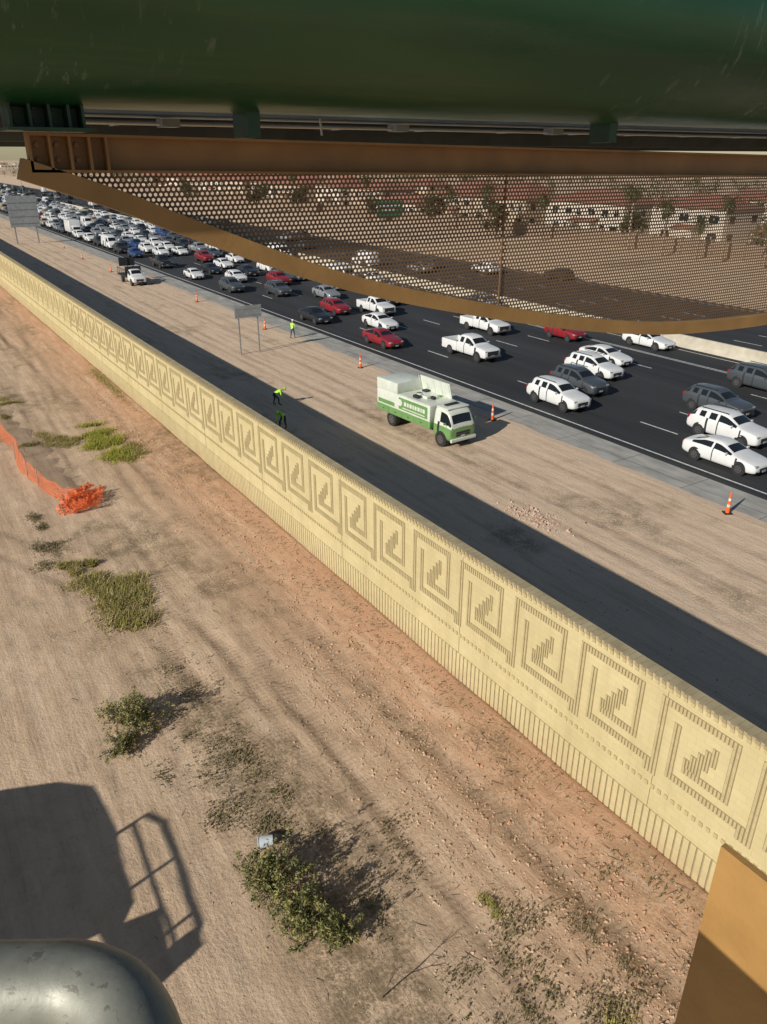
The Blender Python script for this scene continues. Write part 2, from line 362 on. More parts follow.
for x in (40.5,44.5,48.55,52.6,68,72,76):
    y=-20.
    while y<700:
        mb.quad((x-.07,y,.012),(x+.07,y,.012),(x+.07,y+3.0,.012),(x-.07,y+3.0,.012)); y+=12.2
for x in (56.5,56.8): mb.quad((x-.06,-100,.012),(x+.06,-100,.012),(x+.06,1500,.012),(x-.06,1500,.012))
mb.obj('lane_markings',[M_line],fixn=False)
mb=MB()
y=0
while y<400:
    mb.quad((33.15,y,.008),(34.19,y,.008),(34.19,y+.03,.008),(33.15,y+.03,.008)); mb.quad((34.24,y,.008),(35.75,y,.008),(35.75,y+.03,.008),(34.24,y+.03,.008)); y+=4.6
mb.quad((34.2,-50,.008),(34.23,-50,.008),(34.23,900,.008),(34.2,900,.008))
mb.obj('shoulder_joints',[M_blk],fixn=False)
mb=MB()
def edge(y): return 33.1+.22+.35*mn.noise(Vector((y*.35,1,1)))+.12*mn.noise(Vector((y*1.7,3,1)))
y=0.
while y<140:
    e0=max(33.12,edge(y));e1=max(33.12,edge(y+.4))
    mb.quad((32.9,y,.010),(e0,y,.010),(e1,y+.4,.010),(32.9,y+.4,.010)); y+=.4
M_soil=mat('washed_soil',(0.50,0.38,0.27),.95,0,.15,4,.3,c2=(0.58,0.45,0.33))
mb.obj('washed_soil',[M_soil],fixn=False)
mb=MB(); mb.prism([(61.2,0),(61.3,.12),(61.55,.4),(61.6,1.05),(61.8,1.05),(61.85,.4),(62.1,.12),(62.2,0)],'y',-100,2500)
for i in range(120): mb.box(61.58,61.82,-20+i*12,-19.97+i*12,1.04,1.056)
mb.obj('median_barrier',[M_barr])
# ------------------------------------------------------------------ sound wall
m,nt,b=newmat('painted_block'); co=objco(nt)
sp=nt.nodes.new('ShaderNodeSeparateXYZ'); nt.links.new(co,sp.inputs[0]); cb=nt.nodes.new('ShaderNodeCombineXYZ')
nt.links.new(sp.outputs[1],cb.inputs[0]); nt.links.new(sp.outputs[2],cb.inputs[1])
br=nt.nodes.new('ShaderNodeTexBrick'); nt.links.new(cb.outputs[0],br.inputs['Vector'])
br.inputs['Scale'].default_value=1; br.inputs['Brick Width'].default_value=.4; br.inputs['Row Height'].default_value=.2; br.inputs['Mortar Size'].default_value=.006
br.inputs['Color1'].default_value=(1,1,1,1); br.inputs['Color2'].default_value=(.94,.94,.94,1); br.inputs['Mortar'].default_value=(.84,.84,.84,1)
c=mixc(nt,ramp(nt,noise_(nt,co,.5,4,.6),.3,.7),(0.48,0.40,0.215),(0.545,0.46,0.26))
stain=math_(nt,'MULTIPLY',ramp(nt,sp.outputs[2],0.0,.9,1,0),ramp(nt,noise_(nt,co,2,3,.6),.35,.65))
c=mixc(nt,math_(nt,'MULTIPLY',stain,.6),c,(0.40,0.265,0.16))
c=mixc(nt,ramp(nt,noise_(nt,co,1.2,3,.6,(1,1,.08)),.50,.75,0,.4),c,(0.35,0.285,0.15))
c=mixc(nt,1.0,c,br.outputs['Color'],'MULTIPLY')
nt.links.new(c,b.inputs['Base Color']); b.inputs['Roughness'].default_value=.9; b.inputs['Specular IOR Level'].default_value=.2
M_wall=m
M_fret=mat('fluted_block',(0.38,0.31,0.16),.9,0,.12,3,0,c2=(0.45,0.37,0.20))  # darker than the wall: shade of the flutes put into the colour
M_groove=mat('groove_block',(0.24,0.19,0.105),.95,0,.1,4)  # panel joints, and flute recesses with their shade put into the colour
M_groove2=mat('rib_groove_block',(0.29,0.23,0.13),.95,0,.1,4)
M_cap=mat('wall_cap_block',(0.30,0.245,0.14),.95,0,.15,2,.2,c2=(0.42,0.35,0.21))
WX=13.3;WH=4.95
mb=MB()
mb.box(WX,WX+.3,-15,420,-.3,WH-.1,0)
mb.box(WX-.03,WX+.33,-15,420,WH-.1,WH,5)
c0=7.5
# continuous step-fret meander: 26 fine columns x 24 fine rows per unit, line one block (0.2 m) thick.
# (x = columns left to right as seen, y = rows from the top), rectangles in block units
RECT=[(0,0,10.5,1),      # top arm
      (0,1,1,12),        # left upright down to the base course
      (9.5,1,10.5,8.6),  # right upright
      (4.2,7.6,9.5,8.6), # returns along the bottom of the spiral
      (2.2,9.8,13,10.8), # lower arm running on towards the next unit
      (12,10.8,13,12),
      (2.2,2.6,3.2,9.8)] # inner upright
STEP=[(4.2,6.4,5.0,7.6),(5.0,5.4,5.8,7.6),(5.8,4.4,6.6,7.6),(6.6,3.4,7.4,6.4),(7.4,2.6,8.2,5.2)]  # stepped diagonal
cs=.2
ztop=4.55
def patch(ya,yb,z0,z1,detail,proud=.035,fine=False):
    if detail:
        mb.box(WX-.004,WX,ya,yb,z0,z1,2)
        k=max(1,int(round((yb-ya)/.1))); w=(yb-ya)/k
        n_=max(1,int(round((z1-z0)/.2))); hz=(z1-z0)/n_
        for i in range(k):
            a=ya+i*w
            for j in range(n_):
                mb.box(WX-proud,WX-.004,a+.010,a+w-.026,z0+j*hz+.003,z0+(j+1)*hz-.003,1)
    else:
        mb.box(WX-proud,WX,ya,yb,z0,z1,1)
u=0
while True:
    yc=c0+2.6*(u-6)
    if yc>410: break
    yl=yc+1.15
    det=yc<75
    for (x0,r0,x1,r1) in RECT+STEP:
        patch(yl-x1*cs,yl-x0*cs,ztop-r1*cs,ztop-r0*cs,det)
    u+=1
y=-10.0
while y<300:
    d=.2
    mb.box(WX-.029,WX,y,y+.1,4.72,4.82,1)
    mb.box(WX-.035,WX,y,y+.1,1.76,1.88,1)
    mb.box(WX-.04,WX,y,y+.15,-.2,1.12,0)
    mb.box(WX-.006,WX,y+.15,y+.2,-.2,1.12,4)  # rib recess, its shade put into the darker groove colour
    mb.box(WX-.06,WX-.03,y,y+.11,WH-.1,WH-.005,4)
    mb.box(WX-.0,WX+.28,y+.17,y+.19,WH,WH+.003,4)
    y+=d
y=c0+1.3-2.6*6
while y<400:
    mb.box(WX-.012,WX,y-.3,y-.285,1.12,WH-.1,2); y+=7.8
mb.obj('sound_wall',[M_wall,M_fret,M_groove,M_wall,M_groove2,M_cap],fixn=False)
# ------------------------------------------------------------------ overhead structure
def pipe_mat():
    m,nt,b=newmat('green_pipe_paint'); co=objco(nt)
    c=mixc(nt,ramp(nt,noise_(nt,co,1.2,4,.6,(.25,1,1)),.35,.65),(0.008,0.05,0.018),(0.014,0.075,0.028))
    c=mixc(nt,ramp(nt,noise_(nt,co,3,4,.65,(.1,2,2)),.52,.75,0,.55),c,(0.055,0.075,0.03))
    dr=math_(nt,'MULTIPLY',ramp(nt,noise_(nt,co,16,4,.7,(1,.4,.15)),.58,.66),ramp(nt,noise_(nt,co,.9,2,.5),.56,.64))
    c=mixc(nt,math_(nt,'MULTIPLY',dr,.35),c,(0.30,0.34,0.29))
    nt.links.new(c,b.inputs['Base Color'])
    nt.links.new(ramp(nt,noise_(nt,co,4,4,.6,(.2,1,1)),.3,.7,.24,.44),b.inputs['Roughness'])
    bump(nt,b,noise_(nt,co,2,4,.6,(.3,1,1)),.25,.03); return m
M_pipe=pipe_mat()
M_gst=mat('green_steel',(0.010,0.05,0.025),.45,0,.2,5)
M_ost=mat('orange_brown_steel',(0.19,0.095,0.03),.5,0,.15,2.5,.1,c2=(0.30,0.155,0.05))
M_perf=mat('perforated_screen',(0.15,0.09,0.045),.6,0,.15,3)
M_wht=mat('white_conduit',(0.6,0.6,0.58),.5)
M_dst=mat('dark_grey_steel',(0.09,0.095,0.09),.6,.3,.2,4)
M_yel=mat('yellow_paint',(0.60,0.42,0.10),.45,0,.08,4)
YP=4.0
mb=MB()
mb.cyl((-5,4.0,H+.80),(26,4.0,H+.80),.60,None,0,96)
mb.cyl((8.0,4.0,H+.80),(8.08,4.0,H+.80),.68,None,1,72)
for x in (1.72,4.28,9.0,13.0):
    mb.box(x-.03,x+.04,3.92,4.1,H+.09,H+.24,1)
for x in (.60,.68,.76,.84,.90):
    mb.box(x,x+.012,3.9,4.1,H+.118,H+.235,1)
mb.box(.58,.93,3.86,4.1,H+.236,H+.25,1); mb.box(.58,.93,3.84,4.1,H+.105,H+.1175,1)
for x in (.64,.72,.80):
    for zz in (.145,.2): mb.cyl((x,3.985,H+zz),(x,3.998,H+zz),.010,None,1,8)
mb.box(.6,.92,4.0,4.01,H+.118,H+.235,1)
T=Matrix.Translation((0,0,H))@Matrix.Rotation(math.radians(.85),4,'Y')
mb.box(.66,13.6,3.99,4.0,-.05,.11,2,T)
mb.box(.66,13.6,3.93,3.99,.098,.11,2,T); mb.box(.66,13.6,3.93,3.99,-.05,-.038,2,T)
for x in (.66,.745,.83,.915,.99): mb.box(x,x+.012,3.93,3.99,-.038,.098,2,T)
for x in (.705,.79,.875):
    for zz in (.0,.06): mb.cyl((x,3.978,H+zz-.01),(x,3.99,H+zz-.01),.012,None,2,8)
mb.box(-3,26,4.9,4.96,H+.08,H+.16,6)
mb.box(-3,26,5.1,5.5,H+.235,H+.25,6)
mb.box(-3,26,5.5,5.56,H+.06,H+.30,6)
for i in range(40):
    x=-3+i*.73+R.uniform(-.05,.05); mb.box(x,x+.03,4.96,5.5,H+.17,H+.232,6)
mb.cyl((1.0,4.55,H+.165),(26,4.55,H+.155),.008,None,5,8)
mb.cyl((1.0,4.62,H+.205),(26,4.62,H+.20),.010,None,4,8)
mb.cyl((1.0,4.70,H+.185),(26,4.70,H+.18),.014,None,6,8)
for x in (1.45,2.95,4.3): mb.box(x,x+.10,4.5,4.6,H+.15,H+.19,4)
mb.cyl((2.3,4.3,H+.2),(2.31,4.3,H+.115),.006,None,5,6)
cp=[(.62,-.045),(1.04,-.19),(1.42,-.345),(2.3,-.665),(3.47,-.95),(4.47,-1.14),(5.43,-1.255),(6.7,-1.30)]
cp=cp+[(13.4-x,z) for x,z in cp[:-1][::-1]]
def crom(P,n=8):
    out=[]
    for i in range(len(P)-1):
        p0=P[max(0,i-1)];p1=P[i];p2=P[i+1];p3=P[min(len(P)-1,i+2)]
        for k in range(n):
            t=k/n
            out.append(tuple(.5*((2*p1[j])+(-p0[j]+p2[j])*t+(2*p0[j]-5*p1[j]+4*p2[j]-p3[j])*t*t+(-p0[j]+3*p1[j]-3*p2[j]+p3[j])*t**3) for j in range(2)))
    out.append(P[-1]); return out
arc=crom(cp)
n=len(mb.v)
for i,(x,z) in enumerate(arc):
    a=arc[max(0,i-1)];b2=arc[min(len(arc)-1,i+1)]
    tx,tz=b2[0]-a[0],b2[1]-a[1]; l=math.hypot(tx,tz); nx_,nz_=-tz/l,tx/l
    if nz_<0: nx_,nz_=-nx_,-nz_
    w=.045
    for (dy,dn) in ((-.07,w),(.03,w),(.03,-w),(-.07,-w)):
        mb.v.append((x+nx_*dn,YP+dy,H+z+nz_*dn))
for i in range(len(arc)-1):
    for j in range(4):
        jj=(j+1)%4; mb.f.append((n+i*4+j,n+i*4+jj,n+i*4+4+jj,n+i*4+4+j)); mb.m.append(7)
mb.f.append((n,n+1,n+2,n+3)); mb.m.append(7)
def arcz(x):
    for i in range(len(arc)-1):
        if arc[i][0]<=x<=arc[i+1][0]:
            t=(x-arc[i][0])/(arc[i+1][0]-arc[i][0]+1e-9); return arc[i][1]+t*(arc[i+1][1]-arc[i][1])
    return 0
p=.0265; rh=.0084
row=0
z=-.05
while z>-1.32:
    for i in range(int(9/p)):
        x=.7+i*p+(p/2 if row%2 else 0)
        if x>9.2: break
        if z<arcz(x): continue
        hx=p/2;hz=p*.866/2
        o=[(-hx,-hz),(0,-hz),(hx,-hz),(hx,0),(hx,hz),(0,hz),(-hx,hz),(-hx,0)]
        b0=len(mb.v)
        for (ax,az) in o: mb.v.append((x+ax,YP,H+z+az))
        for q in range(8):
            an=math.atan2(o[q][1],o[q][0]); mb.v.append((x+rh*math.cos(an),YP,H+z+rh*math.sin(an)))
        for q in range(8):
            mb.f.append((b0+q,b0+(q+1)%8,b0+8+(q+1)%8,b0+8+q)); mb.m.append(3)
    z-=p*.866; row+=1
for x in (3.45,6.7): mb.box(x-.006,x+.006,3.99,3.998,H+arcz(x),H-.1,3)
M_rib=mat('ochre_painted_rib',(0.24,0.135,0.045),.5,0,.1,2.5,.1,c2=(0.33,0.19,0.065))
mb.obj('sign_bridge_structure',[M_pipe,M_gst,M_ost,M_perf,M_alu,M_wht,M_dst,M_rib],35,fixn=False)
mb=MB()
mb.box(2.28,2.31,.22,1.11,0,H-2.46,0)
mb.box(2.31,2.66,.45,.47,0,H-2.62,0)
mb.box(2.66,2.69,.2,1.0,0,H-2.75,0)
mb.rbox(2.36,2.60,.0,.40,0,H-2.25,1,.02)
mb.rbox(2.40,2.62,.56,.80,0,H-2.62,1,.02)
for yy in (.35,.6,.85):
    for k in range(12): mb.cyl((2.268,yy,H-3.6-k*.9),(2.28,yy,H-3.6-k*.9),.018,None,2,8)
mb.box(1.9,3.3,-.2,1.5,-.2,.25,3)
M_col=mat('ochre_column_paint',(0.30,0.165,0.05),.55,0,.1,3,.2,c2=(0.38,0.215,0.07))
mb.obj('support_column',[M_col,M_yel,M_steel,M_barr],30)
def tube(mb,pts,r,m=0,n=18,it=4):
    P=[Vector(q) for q in pts]
    for _ in range(it):
        Q=[P[0]]
        for i in range(len(P)-1):
            Q.append(P[i]*.75+P[i+1]*.25); Q.append(P[i]*.25+P[i+1]*.75)
        Q.append(P[-1]); P=Q
    b0=len(mb.v); up=Vector((0,0,1))
    for i,q in enumerate(P):
        t=(P[min(len(P)-1,i+1)]-P[max(0,i-1)]).normalized()
        u=t.cross(up)
        if u.length<.1: u=t.cross(Vector((1,0,0)))
        u.normalize(); w=u.cross(t)
        for k in range(n):
            a=2*math.pi*k/n; mb.v.append(tuple(q+u*math.cos(a)*r+w*math.sin(a)*r))
    for i in range(len(P)-1):
        for k in range(n):
            kk=(k+1)%n; mb.f.append((b0+i*n+k,b0+i*n+kk,b0+(i+1)*n+kk,b0+(i+1)*n+k)); mb.m.append(m)
m,nt,b=newmat('worn_rail_paint'); co=objco(nt)
c=mixc(nt,ramp(nt,noise_(nt,co,25,4,.6),.35,.65),(0.20,0.20,0.165),(0.27,0.27,0.225)); c=mixc(nt,ramp(nt,noise_(nt,co,60,3,.7,(1,1,4)),.60,.66,0,.6),c,(0.10,0.09,0.075))
nt.links.new(c,b.inputs['Base Color']); b.inputs['Metallic'].default_value=.3; nt.links.new(ramp(nt,noise_(nt,co,30,3,.6),.3,.7,.42,.6),b.inputs['Roughness']); M_rail=m
bump(nt,b,noise_(nt,co,120,3,.6),.15,.002)
mb=MB()
for dz in (0,-.45):
    tube(mb,[(-1.7,1.46,H-.58+dz),(-.30,.63,H-.58+dz),(-.06,.482,H-.58+dz),(.035,.425,H-.58+dz),(.02,.30,H-.58+dz),(.02,-1.0,H-.58+dz)],.033,0,32)
mb.cyl((-1.6,1.39,H-.58),(-1.6,1.39,H-1.7),.025); mb.cyl((.02,-.9,H-.58),(.02,-.9,H-1.7),.025)
mb.prism([(-1.7,1.45),(-.2,.45),(-.2,-1.0),(-1.7,-1.0)],'z',H-1.75,H-1.7)
mb.obj('lift_basket_rail',[M_rail],40)
mb=MB()
mb.prism([(12.7,2.3),(11.3,3.7),(11.6,3.9),(14.1,4.0),(15.9,3.9),(16.8,3.5),(17.7,2.8),(17.7,1.3),(12.7,1.3)],'x',-8.2,-6.0,0)  # unseen lift added off frame, outlined so its shadow lands at lower left
mb.prism([(9.4,3.75),(10.4,3.75),(11.3,3.7),(11.0,4.1),(9.4,4.0)],'x',-6.6,-6.0,0)
mb.prism([(9.4,4.1),(9.9,4.1),(9.9,4.4),(9.4,4.4)],'x',-6.2,-6.0,0)
tube(mb,[(-6,9.4,3.7),(-6,9.4,4.4),(-6,11.5,4.5),(-6,13.8,4.56),(-6,13.8,3.95)],.06,1,8,1)
for y in (10.3,12.0): mb.cyl((-6,y,3.8),(-6,y,4.48),.05,None,1)
mb.cyl((-6,9.4,4.1),(-6,13.8,4.2),.04,None,1)
for y in (13.2,17.0):
    for x in (-8.3,-6.2): mb.cyl((x-.2,y,.6),(x+.25,y,.6),.62,None,2,20)
mb.box(-7.8,-6.4,12.9,17.4,.6,1.3,2)
mb.obj('unseen_lift_shadow_caster',[M_ost,M_steel,M_tire],35)
# ------------------------------------------------------------------ signs
mb=MB()
for x in (25.5,27.3): mb.box(x-.05,x+.05,63.9,64.0,-.1,4.2,0)
mb.box(25.15,27.65,63.84,63.88,3.2,4.25,1); mb.box(25.2,27.6,63.82,63.838,3.4,3.46,0); mb.box(25.2,27.6,63.82,63.838,3.95,4.01,0)
mb.obj('road_sign',[M_steel,M_alu])
mb=MB()
for x in (24.7,28.8): mb.box(x-.12,x+.12,178,178.2,-.1,9,0)
mb.box(24.0,29.6,177.85,177.9,3.2,9.1,1)
for z in (3.9,5.2,6.5,7.8): mb.box(24.1,29.5,177.78,177.848,z,z+.1,0)
mb.obj('road_sign',[M_steel,M_alu])
M_gsign=mat('green_sign_face',(0.01,0.16,0.07),.5)
mb=MB(); mb.box(87.5,93.5,140,140.1,5.0,8.0,0)
for x in (88.6,92.4): mb.box(x-.1,x+.1,140.12,140.3,0,8,1)
mb.box(88.0,92.8,139.97,139.99,7.0,7.3,2); mb.box(88.6,91.5,139.97,139.99,6.2,6.5,2)
mb.obj('highway_guide_sign',[M_gsign,M_steel,M_line])
M_or=mat('traffic_orange',(0.75,0.12,0.015),.55,0,.08,6)
mb=MB(); mb.rbox(-.2,.2,-.2,.2,0,.06,1,.02)
zz=[(.06,.11),(.35,.095),(.36,.095),(.5,.085),(.51,.085),(.68,.075),(.69,.075),(.82,.065),(.83,.065),(1.08,.045),(1.12,.03)]
mm=[0,0,2,0,0,0,2,0,0,0]
for i in range(len(zz)-1): mb.cyl((0,0,zz[i][0]),(0,0,zz[i+1][0]),zz[i][1],zz[i+1][1],mm[i],12,i==len(zz)-2)
mb.cyl((0,0,1.12),(0,0,1.2),.03,.035,0,8)
CONE=mb.mesh('cone_body',[M_or,M_blk,M_line],40)
for x,y in ((32.7,19.7),(32.4,37.4),(32.1,54.2),(31.9,73),(31.7,92.5),(29.9,125.6),(31.5,110),(30,145),(31,165)): place('traffic_cone',CONE,(x,y,.0),R.uniform(0,3),1.0)
# ------------------------------------------------------------------ green / white work truck
M_lime=mat('lime_green_paint',(0.12,0.25,0.08),.4,0,.08,2,0,.5,c2=(0.15,0.29,0.10))
M_twh=mat('truck_white',(0.54,0.58,0.48),.45,0,.06,2,0,.3,c2=(0.64,0.66,0.60))
mb=MB(); o=-3.7
st=[(0,.93,.50,1.25,1.28,.84,'b'),(.06,1.03,.40,1.34,1.40,.9,'w'),(.32,1.05,.40,1.38,2.05,.88,'s'),(.5,1.05,.40,1.38,2.28,.88,'s'),(1.15,1.05,.40,1.38,2.32,.88,'d'),(1.17,1.05,.40,1.38,2.32,.88,'b'),(1.6,1.05,.40,1.38,2.30,.87,'b'),(1.68,1.0,.45,1.36,2.24,.84,'b')]
st=[(a[0]+o,)+a[1:] for a in st]; loft(mb,st)
for i,f in enumerate(mb.f):
    if mb.m[i]==0:
        zc=sum(mb.v[q][2] for q in f)/len(f)
        if zc>1.25: mb.m[i]=7
mb.rbox(-.86,.86,o+.5,o+1.55,2.28,2.37,7,.03)
mb.box(-.45,.45,o+1.0,3.6,.5,.8,2)
mb.rbox(-1.12,1.12,o+1.85,3.7,.8,1.25,0,.04)
mb.rbox(-1.10,1.10,o+1.90,3.66,1.252,2.25,7,.04)
for s in (-1,1):
    for k in range(4):
        y=o+2.1+k*1.3; mb.box(min(s*1.122,s*1.14),max(s*1.122,s*1.14),y,y+1.15,.86,1.18,0)
        mb.box(min(s*1.141,s*1.155),max(s*1.141,s*1.155),y+.5,y+.65,1.0,1.05,2)
    # green graphic panel with white lettering
    mb.box(min(s*1.10,s*1.106),max(s*1.10,s*1.106),o+2.1,1.3,1.36,2.12,0)
    y=o+2.35
    for k,wd in enumerate((.22,.12,.22,.2,.14,.22,.18,.22)):
        mb.box(min(s*1.106,s*1.114),max(s*1.106,s*1.114),y,y+wd,1.66,1.92,7); y+=wd+.08
    mb.box(min(s*1.106,s*1.114),max(s*1.106,s*1.114),o+2.35,o+4.6,1.46,1.52,7)
    mb.cyl((s*1.10,y+.35,1.78),(s*1.118,y+.35,1.78),.22,None,7,16)
    mb.box(min(s*1.10,s*1.108),max(s*1.10,s*1.108),1.75,3.5,1.36,1.62,0)
mb.rbox(-1.1,1.1,1.5,3.70,2.252,2.95,7,.05)
mb.box(-.95,.95,3.70,3.72,1.3,2.8,2)
mb.box(-1.0,1.0,o+2.0,1.45,2.252,2.27,7)
for q in range(9):
    x=R.uniform(-.9,.7);y=R.uniform(o+2.1,1.2); mb.rbox(x,x+R.uniform(.15,.4),y,y+R.uniform(.2,.5),2.27,2.27+R.uniform(.08,.2),R.choice((0,7,7,2)),.02)
Tl=Matrix.Translation((1.05,0,2.26))@Matrix.Rotation(math.radians(-14),4,'Y')
mb.box(-.03,.03,o+2.3,1.48,0,1.0,7,Tl)
for k in range(5): mb.box(-.06,-.032,o+2.4+k*.72,o+2.46+k*.72,0,.97,7,Tl)
mb.rbox(-.5,.5,o+1.0,o+1.3,2.372,2.45,2,.03)
wheels(mb,(o+.85,2.1),1.07,.43); mb.cyl((-1.05,2.1,.43),(1.05,2.1,.43),.4,None,3,16)
front(mb,o,.95,.85,.55,(.72,1.0)); mirrors(mb,o+.35,1.12,1.5)
mb.rbox(-1.0,1.0,o-.1,o+.05,.42,.62,7,.03)
mb.obj('landscaping_truck',[M_lime,M_glass,M_blk,M_tire,M_rim,M_lamp,M_red,M_twh],35,loc=(27.3,38.1,.0),rotz=math.radians(4))
mb=MB(); o=-3.6
st=[(0,.85,.5,.95,.97,.6,'b'),(.06,.93,.4,1.1,1.14,.8,'c'),(1.1,1.0,.38,1.25,1.3,.85,'c'),(1.25,1.0,.38,1.27,1.38,.84,'w'),(1.75,1.0,.38,1.28,1.98,.74,'s'),(2.6,1.0,.38,1.28,2.02,.74,'b'),(2.75,1.0,.38,1.28,1.95,.74,'b')]
st=[(a[0]+o,)+a[1:] for a in st]; loft(mb,st)
mb.rbox(-1.15,1.15,o+2.9,3.6,.85,1.05,2,.03)
for s in (-1,1):
    for k in range(5): mb.box(s*1.1-.03,s*1.1+.03,o+3.0+k*1.0,o+3.06+k*1.0,1.05,1.849,2)
    mb.box(s*1.1-.02,s*1.1+.02,o+3.0,o+7.06,1.85,1.93,2)
mb.box(-1.1,1.1,o+2.92,o+2.99,1.05,2.3,2)
mb.rbox(-.7,.7,o+3.4,o+4.6,1.05,1.9,0,.05); mb.box(-.04,.04,2.0,2.08,1.0,3.2,2)
Ta=Matrix.Translation((0,2.05,2.6)); mb.box(-1.1,1.1,0.06,.12,-.5,.6,2,Ta)
wheels(mb,(o+1.0,2.0),1.0,.42); front(mb,o,.9,.95,.5,(.6,.9)); mirrors(mb,o+1.5,1.0,1.4)
mb.obj('flatbed_work_truck',[PA['white'],M_glass,M_blk,M_tire,M_rim,M_lamp,M_red],35,loc=(29.6,112.5,0),rotz=0)
# ------------------------------------------------------------------ people
M_hv=mat('hi_vis_fabric',(0.45,0.95,0.05),.7); M_pant=mat('work_trousers',(0.05,0.06,0.09),.9); M_skin=mat('skin',(0.35,0.2,0.13),.6)
M_boot=mat('boots',(0.05,0.03,0.02),.8); M_hat=mat('hard_hat',(0.7,0.7,0.68),.4); M_refl=mat('reflective_tape',(0.6,0.6,0.6),.3)
def person(loc,rot,bend=0.0,armf=0.3,stride=.18,hat=None):
    hip=Vector((0,0.0,.93)) if bend<.9 else Vector((0,.12,.86)); cb,sb=math.cos(bend),math.sin(bend)
    def T(x,h,fwd=0): return hip+Vector((x,-(h*sb)-fwd*cb,h*cb-fwd*sb))
    J={};Rr=[];K=[]
    def add(n,p,r): J[n]=len(K); K.append(Vector(p)); Rr.append(r)
    add('pel',hip,.14); add('belly',T(0,.18),.135); add('chest',T(0,.38),.155); add('neck',T(0,.56),.06); add('head0',T(0,.64,.01),.085); add('head1',T(0,.76,.02),.095)
    for s,n in ((-1,'l'),(1,'r')):
        st=stride*s
        add(n+'hip',hip+Vector((s*.1,0,-.05)),.10); add(n+'knee',(s*.12,-.06+st*.6,.5),.065); add(n+'ank',(s*.12,st,.1),.045); add(n+'toe',(s*.13,st-.2,.045),.042)
        add(n+'sh',T(s*.2,.48),.062)
        if bend<.9: e=T(s*.27,.22,armf*.3); w=T(s*.24,.02+armf*.15,armf*.9+.05)
        else:
            sh=T(s*.2,.48); e=sh+Vector((s*.05,-.04,-.27)); w=e+Vector((-s*.04,-.10,-.24))
        add(n+'el',e,.045); add(n+'wr',w,.03)
        d=(w-e).normalized(); add(n+'palm',w+d*.08,.034)
    ed=[('pel','belly'),('belly','chest'),('chest','neck'),('neck','head0'),('head0','head1')]
    for n in 'lr': ed+=[('pel',n+'hip'),(n+'hip',n+'knee'),(n+'knee',n+'ank'),(n+'ank',n+'toe'),('chest',n+'sh'),(n+'sh',n+'el'),(n+'el',n+'wr'),(n+'wr',n+'palm')]
    me=bpy.data.meshes.new('t'); me.from_pydata([tuple(k) for k in K],[(J[a],J[b]) for a,b in ed],[])
    ob=bpy.data.objects.new('t',me); COL.objects.link(ob)
    ob.modifiers.new('s','SKIN')
    for i,v in enumerate(me.skin_vertices[0].data): v.radius=(Rr[i],Rr[i]*(.75 if i in(0,1,2) else 1)); v.use_root=(i==0)
    sb_=ob.modifiers.new('u','SUBSURF'); sb_.levels=1
    dg=bpy.context.evaluated_depsgraph_get(); me2=bpy.data.meshes.new_from_object(ob.evaluated_get(dg))
    bpy.data.objects.remove(ob)
    for q in (M_hv,M_pant,M_skin,M_boot,M_refl,M_hat): me2.materials.append(q)
    segs=[(K[J[a]],K[J[b]],a,b) for a,b in ed]
    for pl in me2.polygons:
        c=pl.center; best=None
        for a,b,na,nb in segs:
            d=b-a; t=max(0,min(1,(c-a).dot(d)/d.length_squared)); q=(c-(a+d*t)).length
            if best is None or q<best[0]: best=(q,na,nb,t)
        nb=best[2]
        mi=0
        if nb in('lknee','rknee','lank','rank','lhip','rhip'): mi=1
        if nb in('ltoe','rtoe'): mi=3
        if nb in('head0','head1','lpalm','rpalm'): mi=2
        if nb=='neck' and best[3]>.75: mi=2
        if nb=='belly' and .5<best[3]<.8: mi=4
        pl.material_index=mi
    mb=MB(); mb.add(me2)
    hc=T(0,.79,.02); up=Vector((0,-sb,cb))
    pr=[(0,.135),(.02,.125),(.06,.115),(.10,.085),(.125,.03)]
    for i in range(len(pr)-1): mb.cyl(hc+up*pr[i][0],hc+up*pr[i+1][0],pr[i][1],pr[i+1][1],5,14,i in(0,3))
    fw=Vector((0,-cb,-sb)); hd=T(0,.72,.02)
    mb.cyl(hd+fw*.085,hd+fw*.125-up*.02,.014,.016,2,6)
    for s in(-1,1):
        ex=hd+fw*.09+up*.03+Vector((s*.034,0,0)); mb.cyl(ex,ex+fw*.012,.011,.008,1,6)
        ea=hd+Vector((s*.09,0,0)); mb.cyl(ea,ea+Vector((s*.015,0,0)),.03,.025,2,8)
        n='l' if s<0 else 'r'; w=K[J[n+'palm']]; d=(w-K[J[n+'wr']]).normalized(); sd=Vector((1,0,0))
        for q,ln in enumerate((.065,.08,.075,.06)):
            a=w+sd*((q-1.5)*.02); mb.cyl(a,a+d*ln*.6,.010,.009,2,6); mb.cyl(a+d*ln*.6,a+d*ln*.95+fw*.02,.009,.007,2,6)
        mb.cyl(w-d*.03,w+d*.02-sd*s*.05,.012,.009,2,6)
    mb.cyl(hd+fw*.09-up*.045+Vector((-.02,0,0)),hd+fw*.09-up*.045+Vector((.02,0,0)),.008,None,4,6)
    mb.obj('road_worker',[M_hv,M_pant,M_skin,M_boot,M_refl,M_hv if hat else M_hat],50,loc=loc,rotz=rot)
person((32.4,67.6,.0),math.radians(120),.15,.5)
person((21.6,48.3,.0),math.radians(70),1.15,.5,.2,1)
person((19.75,43.3,.0),math.radians(-60),1.0,.45,.2,1)
